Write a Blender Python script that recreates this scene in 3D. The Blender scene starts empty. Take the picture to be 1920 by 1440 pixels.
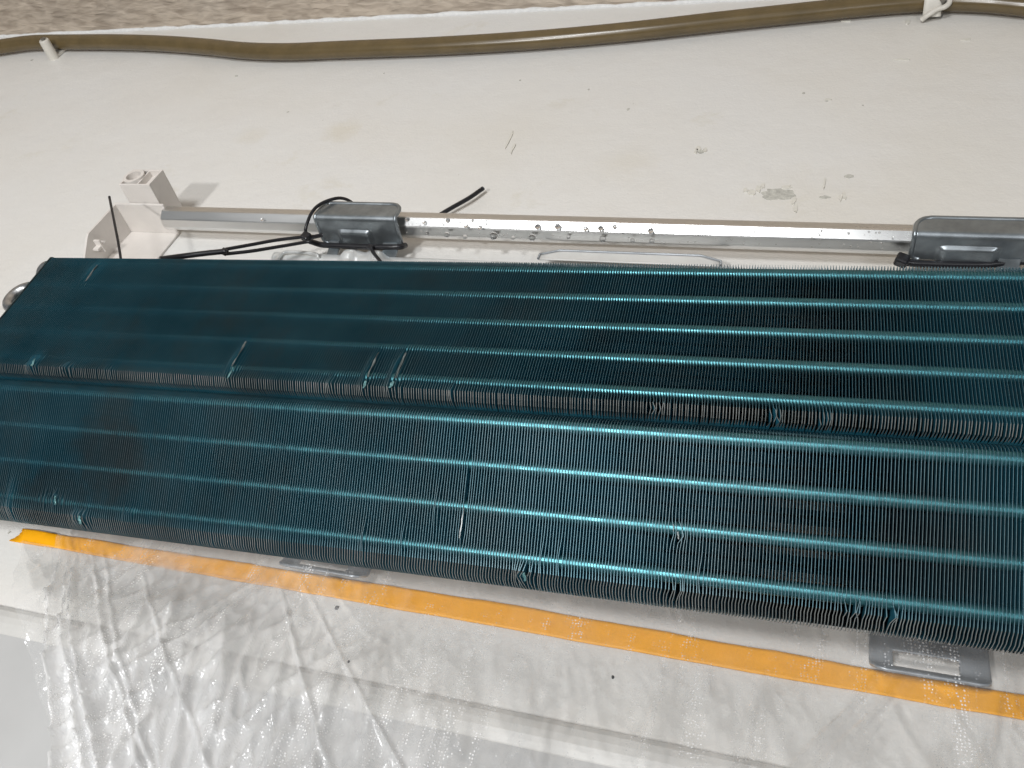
import bpy, bmesh, math, random
import numpy as np
from mathutils import Vector, Matrix, noise

# ------------------------------------------------------------------ scene, camera, light
sc = bpy.context.scene
C = sc.collection
random.seed(7)
rng = np.random.default_rng(7)

CAM = np.array([0.0, -0.395, 1.5])
# camera axes (columns: right, up, back): looking up at the wall, a little to the left, slightly rolled
CAX = np.array([[0.951509, -0.082257, 0.29642],
                [0.163965, -0.679687, -0.714941],
                [0.260282, 0.728875, -0.633241]])
cam = bpy.data.cameras.new('camera')
cam.lens = 30.0
cam.sensor_width = 36.0
cam.clip_start = 0.01
cam.clip_end = 60
camo = bpy.data.objects.new('camera', cam)
C.objects.link(camo)
m4 = Matrix.Identity(4)
for i in range(3):
    for j in range(3):
        m4[i][j] = CAX[i][j]
    m4[i][3] = CAM[i]
camo.matrix_world = m4
sc.camera = camo

world = bpy.data.worlds.new('World')
sc.world = world
world.use_nodes = True
bg = world.node_tree.nodes['Background']
bg.inputs['Color'].default_value = (0.93, 0.97, 1.0, 1)
bg.inputs['Strength'].default_value = 0.15          # the rest of the room, softly lit

def lamp(name, loc, target, power, size, col):
    L = bpy.data.lights.new(name, 'AREA')
    L.shape = 'DISK'
    L.size = size
    L.energy = power
    L.color = col
    o = bpy.data.objects.new(name, L)
    C.objects.link(o)
    o.location = loc
    o.rotation_euler = (Vector(target) - Vector(loc)).to_track_quat('-Z', 'Y').to_euler()
    return o
# work lamp standing below and to the left
lamp('work_lamp', (-0.60, -1.55, 0.42), (-0.7, 0, 2.0), 19.0, 0.12, (1.0, 0.985, 0.965))
# soft fill lamp added behind and below the camera
lamp('fill_light', (-0.38, -1.75, 1.15), (-0.7, 0.0, 1.9), 18.0, 0.34, (0.97, 0.985, 1.0))
# added soft fill from the right, brightening fin sides on the left
lamp('side_fill', (1.10, -1.45, 0.45), (-0.4, -0.1, 1.75), 8.0, 0.5, (0.97, 0.985, 1.0))

sc.view_settings.view_transform = 'Standard'
sc.view_settings.look = 'None'
sc.view_settings.exposure = 0.0
sc.view_settings.gamma = 1.0
sc.view_settings.use_curve_mapping = False
sc.cycles.max_bounces = 6
sc.cycles.transparent_max_bounces = 10
sc.cycles.transmission_bounces = 4
sc.cycles.glossy_bounces = 4
sc.cycles.diffuse_bounces = 3
sc.cycles.use_adaptive_sampling = True
sc.cycles.adaptive_threshold = 0.03
sc.cycles.caustics_reflective = True
sc.cycles.caustics_refractive = False
sc.cycles.sample_clamp_indirect = 4.0
sc.cycles.use_denoising = True

# ------------------------------------------------------------------ helpers
FPX = 1600.0
def at(u, v, y=0.0):
    """point on the plane y = const that a measured photo position (1920 x 1440) stands for"""
    r = CAX @ np.array([u - 960.0, 720.0 - v, -FPX])
    t = (y - CAM[1]) / r[1]
    return CAM + t * r

def link(o, parent=None):
    C.objects.link(o)
    if parent is not None:
        o.parent = parent
    return o

def mesh_obj(name, verts, faces, mats, parent=None, smooth=False, midx=None):
    me = bpy.data.meshes.new(name)
    me.from_pydata([tuple(map(float, v)) for v in verts], [], faces)
    for m in (mats if isinstance(mats, (list, tuple)) else [mats]):
        me.materials.append(m)
    if midx is not None:
        me.polygons.foreach_set('material_index', midx)
    if smooth:
        me.polygons.foreach_set('use_smooth', [True] * len(me.polygons))
    me.update()
    return link(bpy.data.objects.new(name, me), parent)

def bm_obj(name, bm, mat, parent=None, smooth=False):
    me = bpy.data.meshes.new(name)
    bm.normal_update()
    bm.to_mesh(me)
    bm.free()
    me.materials.append(mat)
    if smooth:
        me.polygons.foreach_set('use_smooth', [True] * len(me.polygons))
    return link(bpy.data.objects.new(name, me), parent)

def tag(o, label, cat, group=None):
    o['label'] = label
    o['category'] = cat
    if group:
        o['group'] = group
    return o

def thing(name, loc, label, cat, group=None):
    o = bpy.data.objects.new(name, None)
    o.empty_display_size = 0.01
    link(o)
    o.location = [float(c) for c in loc]
    return tag(o, label, cat, group)

def structure(o):
    o['kind'] = 'structure'
    return o

def add_box(bm, lo, hi, bevel=0.0):
    vs = [bm.verts.new((x, y, z)) for x in (lo[0], hi[0]) for y in (lo[1], hi[1]) for z in (lo[2], hi[2])]
    fs = [(0, 1, 3, 2), (4, 6, 7, 5), (0, 4, 5, 1), (2, 3, 7, 6), (0, 2, 6, 4), (1, 5, 7, 3)]
    ff = [bm.faces.new([vs[i] for i in f]) for f in fs]
    if bevel > 0:
        es = list({e for f in ff for e in f.edges})
        bmesh.ops.bevel(bm, geom=es, offset=bevel, segments=2, profile=0.5, affect='EDGES')

def frames(pts):
    """parallel transport frames along a polyline"""
    P = [Vector(p) for p in pts]
    T = []
    for i in range(len(P)):
        a = P[max(0, i - 1)]
        b = P[min(len(P) - 1, i + 1)]
        T.append((b - a).normalized())
    up = Vector((0, 0, 1)) if abs(T[0].z) < 0.9 else Vector((0, 1, 0))
    n = (up - T[0] * up.dot(T[0])).normalized()
    out = []
    for i, t in enumerate(T):
        n = (n - t * n.dot(t)).normalized()
        out.append((P[i], n.copy(), t.cross(n)))
    return out

def add_tube(bm, pts, prof, closed_ends=True):
    """sweep a profile (list of (a,b)) along pts; prof may be a function of i"""
    fr = frames(pts)
    rings = []
    for i, (p, n, b) in enumerate(fr):
        pr = prof(i) if callable(prof) else prof
        rings.append([bm.verts.new(p + n * a + b * c) for a, c in pr])
    k = len(rings[0])
    for r0, r1 in zip(rings, rings[1:]):
        for j in range(k):
            bm.faces.new((r0[j], r0[(j + 1) % k], r1[(j + 1) % k], r1[j]))
    if closed_ends:
        bm.faces.new(rings[0])
        bm.faces.new(list(reversed(rings[-1])))

def circ(r, n=10):
    return [(r * math.cos(2 * math.pi * i / n), r * math.sin(2 * math.pi * i / n)) for i in range(n)]

def spline(pts, n=12):
    """Catmull-Rom through the points"""
    P = [np.array(p, float) for p in pts]
    P = [2 * P[0] - P[1]] + P + [2 * P[-1] - P[-2]]
    out = []
    for i in range(1, len(P) - 2):
        for k in range(n):
            t = k / n
            a, b, c, d = P[i - 1:i + 3]
            out.append(0.5 * ((2 * b) + (c - a) * t + (2 * a - 5 * b + 4 * c - d) * t * t + (3 * b - a - 3 * c + d) * t ** 3))
    out.append(P[-2])
    return out

def sstep(a, b, x):
    t = np.clip((x - a) / (b - a), 0, 1)
    return t * t * (3 - 2 * t)

# ------------------------------------------------------------------ materials
def new_mat(name):
    m = bpy.data.materials.new(name)
    m.use_nodes = True
    nt = m.node_tree
    return m, nt, nt.nodes['Principled BSDF'], nt.nodes['Material Output']

def N(nt, typ, **kw):
    n = nt.nodes.new(typ)
    for k, v in kw.items():
        if k in n.inputs.keys():
            n.inputs[k].default_value = v
        else:
            setattr(n, k, v)
    return n

def coords(nt, scale=(1, 1, 1), rot=(0, 0, 0), kind='Object', loc=(0, 0, 0)):
    tc = N(nt, 'ShaderNodeTexCoord')
    mp = N(nt, 'ShaderNodeMapping')
    mp.inputs['Scale'].default_value = scale
    mp.inputs['Rotation'].default_value = rot
    mp.inputs['Location'].default_value = loc
    nt.links.new(tc.outputs[kind], mp.inputs['Vector'])
    return mp.outputs['Vector']

def noise_tex(nt, vec, scale, detail=4, rough=0.55, dist=0.0):
    n = N(nt, 'ShaderNodeTexNoise')
    n.inputs['Scale'].default_value = scale
    n.inputs['Detail'].default_value = detail
    n.inputs['Roughness'].default_value = rough
    n.inputs['Distortion'].default_value = dist
    nt.links.new(vec, n.inputs['Vector'])
    return n.outputs['Fac']

def ramp(nt, fac, stops):
    r = N(nt, 'ShaderNodeValToRGB')
    e = r.color_ramp.elements
    while len(e) < len(stops):
        e.new(0.5)
    for el, (p, c) in zip(e, stops):
        el.position = p
        el.color = (*c, 1) if len(c) == 3 else c
    nt.links.new(fac, r.inputs['Fac'])
    return r.outputs['Color']

def mixc(nt, fac, a, b, mode='MIX'):
    n = N(nt, 'ShaderNodeMix', data_type='RGBA', blend_type=mode)
    for s, val in ((n.inputs[0], fac), (n.inputs[6], a), (n.inputs[7], b)):
        if isinstance(val, (int, float)):
            s.default_value = val
        elif isinstance(val, tuple):
            s.default_value = (*val, 1)
        else:
            nt.links.new(val, s)
    return n.outputs[2]

def math_n(nt, op, a, b=None, clamp=False):
    n = N(nt, 'ShaderNodeMath', operation=op)
    n.use_clamp = clamp
    for s, val in zip(n.inputs, (a, b)):
        if val is None:
            continue
        if isinstance(val, (int, float)):
            s.default_value = val
        else:
            nt.links.new(val, s)
    return n.outputs[0]

def bump(nt, height, strength, dist, prev=None):
    b = N(nt, 'ShaderNodeBump')
    b.inputs['Strength'].default_value = strength
    b.inputs['Distance'].default_value = dist
    nt.links.new(height, b.inputs['Height'])
    if prev is not None:
        nt.links.new(prev, b.inputs['Normal'])
    return b.outputs['Normal']

def setp(b, **kw):
    for k, v in kw.items():
        k = k.replace('_', ' ')
        if isinstance(v, tuple) and len(v) == 3:
            v = (*v, 1)
        b.inputs[k].default_value = v

def mat_wall():
    m, nt, b, _ = new_mat('wall_paint')
    v = coords(nt)
    big = noise_tex(nt, v, 3.2, 4, 0.6)
    col = ramp(nt, big, [(0.3, (0.71, 0.685, 0.635)), (0.5, (0.735, 0.72, 0.69)), (0.72, (0.74, 0.735, 0.72))])
    st = noise_tex(nt, v, 13, 5, 0.65, 0.6)
    stm = ramp(nt, st, [(0.62, (0, 0, 0)), (0.72, (1, 1, 1))])
    col = mixc(nt, math_n(nt, 'MULTIPLY', stm, 0.30), col, (0.60, 0.56, 0.45))
    for c_, r_, k_ in (((*at(640, 245),), 0.022, 0.30), ((*at(470, 255),), 0.020, 0.18), ((*at(1500, 372),), 0.05, 0.12), ((*at(1180, 300),), 0.03, 0.12)):
        g_ = grime(nt, v, tuple(float(q) for q in c_[:3]), r_, 45, 0.7)
        col = mixc(nt, math_n(nt, 'MULTIPLY', g_, k_), col, (0.60, 0.53, 0.38))
    sp = noise_tex(nt, v, 150, 2, 0.5)
    spm = ramp(nt, sp, [(0.755, (0, 0, 0)), (0.785, (1, 1, 1))])
    col = mixc(nt, math_n(nt, 'MULTIPLY', spm, 0.45), col, (0.28, 0.25, 0.21))
    nt.links.new(col, b.inputs['Base Color'])
    brush = noise_tex(nt, coords(nt, (14, 1, 90)), 3.0, 4, 0.6)
    fine = noise_tex(nt, v, 420, 3, 0.6)
    lump = noise_tex(nt, v, 28, 4, 0.6)
    n1 = bump(nt, lump, 0.32, 0.004)
    n2 = bump(nt, brush, 0.10, 0.0012, n1)
    n3 = bump(nt, fine, 0.24, 0.0008, n2)
    nt.links.new(n3, b.inputs['Normal'])
    rr = ramp(nt, noise_tex(nt, v, 9, 4), [(0.3, (0.34,) * 3), (0.7, (0.52,) * 3)])
    nt.links.new(rr, b.inputs['Roughness'])
    setp(b, Specular_IOR_Level=0.45)
    return m

def mat_ceiling():
    m, nt, b, _ = new_mat('ceiling_paper')
    v = coords(nt)
    a1 = noise_tex(nt, coords(nt, (38, 150, 1), (0, 0, 0.95)), 1.0, 2, 0.5, 0.3)
    a2 = noise_tex(nt, coords(nt, (38, 150, 1), (0, 0, -1.05)), 1.0, 2, 0.5, 0.3)
    sel = ramp(nt, noise_tex(nt, v, 30, 1), [(0.44, (0, 0, 0)), (0.56, (1, 1, 1))])
    h = mixc(nt, sel, a1, a2)
    col = ramp(nt, h, [(0.34, (0.30, 0.24, 0.185)), (0.64, (0.55, 0.465, 0.375))])
    col = mixc(nt, 0.25, col, ramp(nt, noise_tex(nt, v, 5, 3), [(0.3, (0.46, 0.36, 0.27)), (0.7, (0.64, 0.60, 0.54))]))
    nt.links.new(col, b.inputs['Base Color'])
    nt.links.new(bump(nt, h, 0.9, 0.004), b.inputs['Normal'])
    setp(b, Roughness=0.6, Specular_IOR_Level=0.3)
    return m

def grime(nt, v, centre, radius, scale, soft=0.4):
    """0..1 mask: an irregular patch of dirt round a spot"""
    d = N(nt, 'ShaderNodeVectorMath', operation='DISTANCE')
    nt.links.new(v, d.inputs[0])
    d.inputs[1].default_value = centre
    k = math_n(nt, 'DIVIDE', d.outputs['Value'], radius)
    k = math_n(nt, 'ADD', k, math_n(nt, 'MULTIPLY', math_n(nt, 'SUBTRACT', noise_tex(nt, v, scale, 4, 0.65), 0.5), 1.6))
    mr = N(nt, 'ShaderNodeMapRange')
    mr.inputs['From Min'].default_value = 1.0
    mr.inputs['From Max'].default_value = 1.0 - soft
    nt.links.new(k, mr.inputs['Value'])
    return mr.outputs['Result']

def mat_fin(name, edge):
    m, nt, b, _ = new_mat(name)
    v = coords(nt)
    var = noise_tex(nt, v, 26, 4, 0.6)
    if edge == 2:
        col = ramp(nt, var, [(0.3, (0.135, 0.155, 0.152)), (0.7, (0.29, 0.295, 0.28))])
        setp(b, Metallic=0.4, Roughness=0.45)
    elif edge:
        col = ramp(nt, var, [(0.3, (0.065, 0.155, 0.19)), (0.7, (0.125, 0.215, 0.25))])
        setp(b, Metallic=0.5, Roughness=0.42)
    else:
        col = ramp(nt, var, [(0.3, (0.021, 0.15, 0.222)), (0.7, (0.047, 0.23, 0.312))])
        setp(b, Metallic=0.45, Roughness=0.34)
    dust = ramp(nt, noise_tex(nt, coords(nt, (1, 1, 0.45)), 22, 5, 0.7), [(0.46, (0, 0, 0)), (0.72, (1, 1, 1))])
    col = mixc(nt, math_n(nt, 'MULTIPLY', dust, 0.5), col, (0.155, 0.165, 0.16) if edge else (0.085, 0.115, 0.12))
    dirt = math_n(nt, 'MAXIMUM', grime(nt, v, (-0.36, 0.0, -0.058), 0.032, 60), grime(nt, v, (-0.395, 0.0, -0.088), 0.03, 70))
    dirt = math_n(nt, 'MAXIMUM', dirt, grime(nt, v, (0.06, 0.0, -0.064), 0.03, 60))
    col = mixc(nt, math_n(nt, 'MULTIPLY', dirt, 0.34), col, (0.10, 0.085, 0.075))
    nt.links.new(col, b.inputs['Base Color'])
    nt.links.new(bump(nt, noise_tex(nt, v, 900, 2), 0.15, 0.0004), b.inputs['Normal'])
    return m

def mat_metal(name, col, rough, metallic=1.0, scale=60, var=0.25, bstr=0.1, stretch=(1, 1, 1)):
    m, nt, b, _ = new_mat(name)
    v = coords(nt, stretch)
    n1 = noise_tex(nt, v, scale, 5, 0.6)
    lo = tuple(c * (1 - var) for c in col)
    hi = tuple(min(1, c * (1 + var)) for c in col)
    nt.links.new(ramp(nt, n1, [(0.3, lo), (0.7, hi)]), b.inputs['Base Color'])
    r = ramp(nt, noise_tex(nt, v, scale * 0.6, 4), [(0.3, (rough * 0.75,) * 3), (0.7, (min(1, rough * 1.3),) * 3)])
    nt.links.new(r, b.inputs['Roughness'])
    nt.links.new(bump(nt, n1, bstr, 0.0006), b.inputs['Normal'])
    setp(b, Metallic=metallic)
    return m

def mat_plastic(name, col, rough, spec=0.5, scale=80, var=0.06, bstr=0.08):
    m, nt, b, _ = new_mat(name)
    v = coords(nt)
    n1 = noise_tex(nt, v, scale, 4, 0.6)
    lo = tuple(c * (1 - var) for c in col)
    hi = tuple(min(1, c * (1 + var)) for c in col)
    nt.links.new(ramp(nt, n1, [(0.3, lo), (0.7, hi)]), b.inputs['Base Color'])
    nt.links.new(bump(nt, n1, bstr, 0.0008), b.inputs['Normal'])
    setp(b, Roughness=rough, Specular_IOR_Level=spec)
    return m

def mat_film(name, haze, milk=(0.985, 0.985, 0.985), gather=None):
    """thin embossed polythene: mostly see-through, milky, glossy on its crinkles"""
    m, nt, b, out = new_mat(name)
    nt.nodes.remove(b)
    v = coords(nt)
    # embossed pips in rows
    wv = N(nt, 'ShaderNodeTexVoronoi')
    wv.inputs['Scale'].default_value = 640
    wv.inputs['Randomness'].default_value = 0.45
    nt.links.new(v, wv.inputs['Vector'])
    pip = ramp(nt, wv.outputs['Distance'], [(0.12, (1, 1, 1)), (0.38, (0, 0, 0))])
    glint_m = ramp(nt, noise_tex(nt, coords(nt, (85, 10, 10), (0, -0.42, 0)), 1.0, 3, 0.65), [(0.50, (0, 0, 0)), (0.64, (1, 1, 1))])
    n3 = bump(nt, pip, 0.4, 0.0003)
    tr = N(nt, 'ShaderNodeBsdfTransparent')
    tr.inputs['Color'].default_value = (1, 1, 1, 1)
    df = N(nt, 'ShaderNodeBsdfDiffuse')
    df.inputs['Color'].default_value = (*milk, 1)
    tl = N(nt, 'ShaderNodeBsdfTranslucent')
    tl.inputs['Color'].default_value = (*milk, 1)
    gl = N(nt, 'ShaderNodeBsdfGlossy')
    gl.inputs['Roughness'].default_value = 0.13
    gl.inputs['Color'].default_value = (1, 1, 1, 1)
    for s in (df, gl):
        nt.links.new(n3, s.inputs['Normal'])
    m1 = N(nt, 'ShaderNodeMixShader')
    m1.inputs[0].default_value = 0.15
    nt.links.new(df.outputs[0], m1.inputs[1])
    nt.links.new(tl.outputs[0], m1.inputs[2])
    hz = ramp(nt, noise_tex(nt, v, 24, 2, 0.65), [(0.3, (haze * 0.55,) * 3), (0.75, (min(0.9, haze * 1.45),) * 3)])
    if gather:
        gm = grime(nt, v, gather, 0.16, 22, 0.75)
        hz = math_n(nt, 'ADD', hz, math_n(nt, 'MULTIPLY', gm, 0.42))
    hz = math_n(nt, 'ADD', hz, math_n(nt, 'MULTIPLY', math_n(nt, 'MULTIPLY', pip, glint_m), 0.85), clamp=True)  # whitens the pips in streaks, painting in their glints
    m2 = N(nt, 'ShaderNodeMixShader')
    nt.links.new(hz, m2.inputs[0])
    nt.links.new(tr.outputs[0], m2.inputs[1])
    nt.links.new(m1.outputs[0], m2.inputs[2])
    fr = N(nt, 'ShaderNodeFresnel')
    fr.inputs['IOR'].default_value = 1.5
    fac = math_n(nt, 'ADD', math_n(nt, 'MULTIPLY', fr.outputs[0], 0.42), 0.03, clamp=True)
    m3 = N(nt, 'ShaderNodeMixShader')
    nt.links.new(fac, m3.inputs[0])
    nt.links.new(m2.outputs[0], m3.inputs[1])
    nt.links.new(gl.outputs[0], m3.inputs[2])
    nt.links.new(m3.outputs[0], out.inputs['Surface'])
    return m

M_WALL = mat_wall()
M_CEIL = mat_ceiling()
M_CAULK = mat_plastic('caulk', (0.74, 0.74, 0.73), 0.6, 0.3, 200, 0.08, 0.4)
M_TRIM = mat_plastic('trim_paint', (0.60, 0.59, 0.565), 0.4, 0.45, 30, 0.08, 0.15)
M_PANEL = mat_plastic('panel_paint', (0.50, 0.50, 0.495), 0.42, 0.4, 14, 0.05, 0.12)
M_PLASTER = mat_plastic('bare_plaster', (0.50, 0.49, 0.445), 0.85, 0.2, 300, 0.25, 0.5)
M_FLAKE = mat_plastic('paint_flake', (0.68, 0.66, 0.60), 0.45, 0.4, 160, 0.05, 0.3)
M_CABLE = mat_plastic('cable_sheath', (0.125, 0.088, 0.038), 0.27, 0.65, 40, 0.16, 0.06)
M_CLIP = mat_plastic('clip_plastic', (0.66, 0.63, 0.57), 0.45, 0.5, 90, 0.08, 0.1)
M_NAIL = mat_metal('nail_steel', (0.30, 0.29, 0.27), 0.4)
M_WHITE = mat_plastic('white_plastic', (0.70, 0.66, 0.62), 0.38, 0.45, 60, 0.05, 0.06)
M_ALU = mat_metal('aluminium', (0.80, 0.80, 0.79), 0.30, 1.0, 50, 0.07, 0.05, (0.15, 1, 1))
M_ZINC = mat_metal('galvanised_steel', (0.30, 0.33, 0.35), 0.36, 0.85, 70, 0.22, 0.12)
M_ZINCB = mat_metal('bright_zinc', (0.66, 0.67, 0.66), 0.36, 0.35, 70, 0.08, 0.08)
M_BLACK = mat_plastic('black_nylon', (0.012, 0.012, 0.015), 0.35, 0.5, 120, 0.2, 0.1)
M_TAPE = mat_plastic('orange_tape', (0.95, 0.42, 0.0015), 0.5, 0.4, 140, 0.05, 0.2)
M_SIDE = mat_fin('fin_coating', 0)
M_EDGE = mat_fin('fin_cut_edge', 1)
M_BARE = mat_fin('fin_bare_edge', 2)
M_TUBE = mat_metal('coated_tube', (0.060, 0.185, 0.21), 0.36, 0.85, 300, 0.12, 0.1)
M_TUBE2 = mat_metal('rear_tube', (0.018, 0.06, 0.07), 0.6, 0.4, 300, 0.2, 0.1)  # second-row tubes: darker and duller than the front row
M_BEND = mat_metal('tin_coated_bend', (0.50, 0.50, 0.50), 0.35, 0.9, 220, 0.3, 0.3)
M_TORN = mat_metal('torn_fin', (0.17, 0.33, 0.34), 0.5, 0.4, 500, 0.3, 0.3)
M_SLIVER = mat_metal('bare_sliver', (0.62, 0.66, 0.66), 0.4, 0.3)
M_FOLD = mat_metal('folded_fin', (0.20, 0.235, 0.235), 0.45, 0.5, 500, 0.3, 0.3)
M_PLATE = mat_metal('end_plate_steel', (0.045, 0.075, 0.08), 0.5, 0.7, 120, 0.25, 0.1)
M_BLOCKER = mat_plastic('light_blocker', (0.022, 0.024, 0.026), 0.9, 0.1)  # near-black for the two added light-blocking strips
M_TAB = mat_metal('dull_zinc', (0.33, 0.35, 0.37), 0.42, 0.5, 70, 0.2, 0.12)
M_FILM_A = mat_film('film_thin', 0.10)
M_FILM_B = mat_film('film_wet', 0.10, gather=(-0.27, -0.03, 1.57))
m, nt, b, _ = new_mat('water')
setp(b, Base_Color=(1, 1, 1), Roughness=0.02, IOR=1.33, Transmission_Weight=1.0)
M_WATER = m

# ------------------------------------------------------------------ wall and ceiling
ZC = 2.3985
wall = structure(mesh_obj('wall', [(-2.6, 0, 0), (2.2, 0, 0), (2.2, 0, ZC), (-2.6, 0, ZC),
                                   (-2.6, 0.1, 0), (2.2, 0.1, 0), (2.2, 0.1, ZC), (-2.6, 0.1, ZC)],
                          [(0, 1, 2, 3), (7, 6, 5, 4), (4, 5, 1, 0), (5, 6, 2, 1), (7, 4, 0, 3)], M_WALL))
ceil = structure(mesh_obj('ceiling', [(-2.6, 0.1, ZC + .001), (2.2, 0.1, ZC + .001), (2.2, -2.6, ZC + .001), (-2.6, -2.6, ZC + .001),
                                      (-2.6, 0.1, ZC + .05), (2.2, 0.1, ZC + .05), (2.2, -2.6, ZC + .05), (-2.6, -2.6, ZC + .05)],
                          [(0, 1, 2, 3), (7, 6, 5, 4), (4, 5, 1, 0), (6, 7, 3, 2), (5, 6, 2, 1), (7, 4, 0, 3)], M_CEIL))
# bead of white caulk in the corner
bm = bmesh.new()
pts = [(x, -0.0004, ZC - 0.0005 + 0.0012 * noise.noise((x * 40, 0, 0))) for x in np.arange(-1.5, 0.5, 0.006)]
add_tube(bm, pts, lambda i: circ(0.0022 + 0.0012 * noise.noise((i * 0.31, 3, 0)) + 0.001 * random.random(), 8))
bm_obj('caulk_bead', bm, M_CAULK, wall, True)

def patch(name, u, v, w, h, mat, y=-0.0006, n=18, seed=0, thick=0.0006, rag=0.45):
    """a ragged flake or bare spot on the wall"""
    c = at(u, v, 0)
    r = random.Random(seed)
    ph = r.random() * 50
    bm = bmesh.new()
    vs = []
    for i in range(n):
        a = 2 * math.pi * i / n
        k = 1 + rag * noise.noise((math.cos(a) * 1.7 + ph, math.sin(a) * 1.7, ph))+ rag * 0.5 * (r.random() - 0.5)
        vs.append(bm.verts.new((c[0] + w * k * math.cos(a), y, c[2] + h * k * math.sin(a))))
    f = bm.faces.new(vs)
    ex = bmesh.ops.extrude_face_region(bm, geom=[f])
    for g in ex['geom']:
        if isinstance(g, bmesh.types.BMVert):
            g.co.y = 0.0
    bmesh.ops.recalc_face_normals(bm, faces=bm.faces)
    return bm_obj(name, bm, mat, wall)
def flake(name, u, v, w, h, mat, y=-0.0006, seed=0, **k):
    return patch(name, u, v, w, h, mat, y, seed=seed, **k)
# bare plaster where paint came off, with curled flakes round it
patch('bare_patch', 1458, 365, 0.0125, 0.0075, M_PLASTER, -0.0003, 26, 3)
patch('bare_patch', 1547, 370, 0.0035, 0.0022, M_PLASTER, -0.0003, 14, 5)
patch('bare_patch', 1592, 331, 0.0030, 0.0022, M_PLASTER, -0.0003, 14, 6)
patch('bare_patch', 1315, 285, 0.0028, 0.0030, M_PLASTER, -0.0003, 14, 8)
for k, (u, v, w_, h_) in enumerate(((1422, 356, .002, .0045), (1430, 350, .0018, .004), (1476, 352, .004, .0018), (1488, 378, .0015, .006),
                                    (1492, 392, .0015, .007), (1410, 362, .003, .004), (1583, 368, .0015, .005), (1576, 372, .0012, .004),
                                    (1546, 345, .0008, .009), (1690, 113, .007, .0018), (1588, 40, .006, .0022), (1702, 42, .0022, .007),
                                    (1812, 75, .006, .002), (1310, 280, .002, .004), (1322, 283, .002, .004), (1552, 188, .003, .0016),
                                    (955, 262, .0012, .016), (962, 280, .0014, .010), (1305, 284, .0016, .0045), (1398, 358, .003, .003))):
    patch('paint_flake', u, v, w_ * 0.8, h_ * 0.8, M_FLAKE, -0.0011, 12, 20 + k, rag=0.7)
for k, (u, v, s) in enumerate(((1507, 175, .0013), (1550, 189, .0014), (632, 1140, .0011), (654, 1241, .0006), (60, 113, .0018),
                               (443, 143, .0016), (1104, 168, .001), (1178, 205, .0014), (975, 151, .001), (540, 210, .0012),
                               (30, 1381, .001), (42, 1377, .0008), (18, 998, .0009), (1149, 1270, .0008), (1618, 198, .0007), (720, 138, .0008))):
    patch('speck', u, v, s, s * 1.2, M_PLASTER if k not in (2, 3, 13) else M_BLACK, -0.0004, 8, 60 + k)

# painted trim board across the wall under the unit
zt = at(0, 1133, -0.010)[2]
prof = [(0.0, zt + 0.003), (-0.0020, zt + 0.002), (-0.0034, zt - 0.0005), (-0.0040, zt - 0.0040), (-0.0038, zt - 0.0075), (-0.0032, zt - 0.0100), (-0.0023, zt - 0.0128), (-0.0022, zt - 0.0134), (0.0, zt - 0.0134)]
bm = bmesh.new()
xs = (-1.8, 1.2)
rows = [[bm.verts.new((x, y, z)) for y, z in prof] for x in xs]
for j in range(len(prof) - 1):
    bm.faces.new((rows[0][j], rows[0][j + 1], rows[1][j + 1], rows[1][j]))
bm.faces.new(rows[0]); bm.faces.new(list(reversed(rows[1])))
bmesh.ops.recalc_face_normals(bm, faces=bm.faces)
tr = bm_obj('wall_trim', bm, M_TRIM)
tag(tr, 'thin white painted trim board running along the wall below the orange tape', 'trim')

# greyer board below the trim
zl = zt - 0.0132
structure(mesh_obj('wall_panel', [(-1.8, -0.0022, 0.9), (1.2, -0.0022, 0.9), (1.2, -0.0022, zl), (-1.8, -0.0022, zl),
                                  (-1.8, -0.0004, 0.9), (1.2, -0.0004, 0.9), (1.2, -0.0004, zl), (-1.8, -0.0004, zl)],
                   [(0, 1, 2, 3), (7, 6, 5, 4), (4, 5, 1, 0), (6, 7, 3, 2), (5, 6, 2, 1), (7, 4, 0, 3)], M_PANEL))
# ------------------------------------------------------------------ cable and its clips
cab_px = ((-260, 120), (-100, 103), (0, 88), (60, 80), (130, 79), (220, 79), (310, 82), (390, 88), (460, 95), (540, 97), (640, 93), (820, 86),
          (1000, 75), (1180, 59), (1350, 40), (1520, 22), (1660, 8), (1760, 2), (1850, 4), (1980, 12))
bm = bmesh.new()
cpts = spline([at(u, v, -0.0110) for u, v in cab_px] + [(0.27, -0.011, 2.3445), (0.36, -0.011, 2.338), (0.48, -0.011, 2.330), (0.66, -0.011, 2.324), (0.9, -0.011, 2.322), (1.2, -0.011, 2.322), (1.5, -0.011, 2.32)], 10)
add_tube(bm, cpts, [(0.0102 * a, 0.0088 * b_) for a, b_ in circ(1.0, 18)])
tag(bm_obj('cable', bm, M_CABLE, None, True), 'thick olive brown electric cable sagging along the top of the wall', 'cable')

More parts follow.
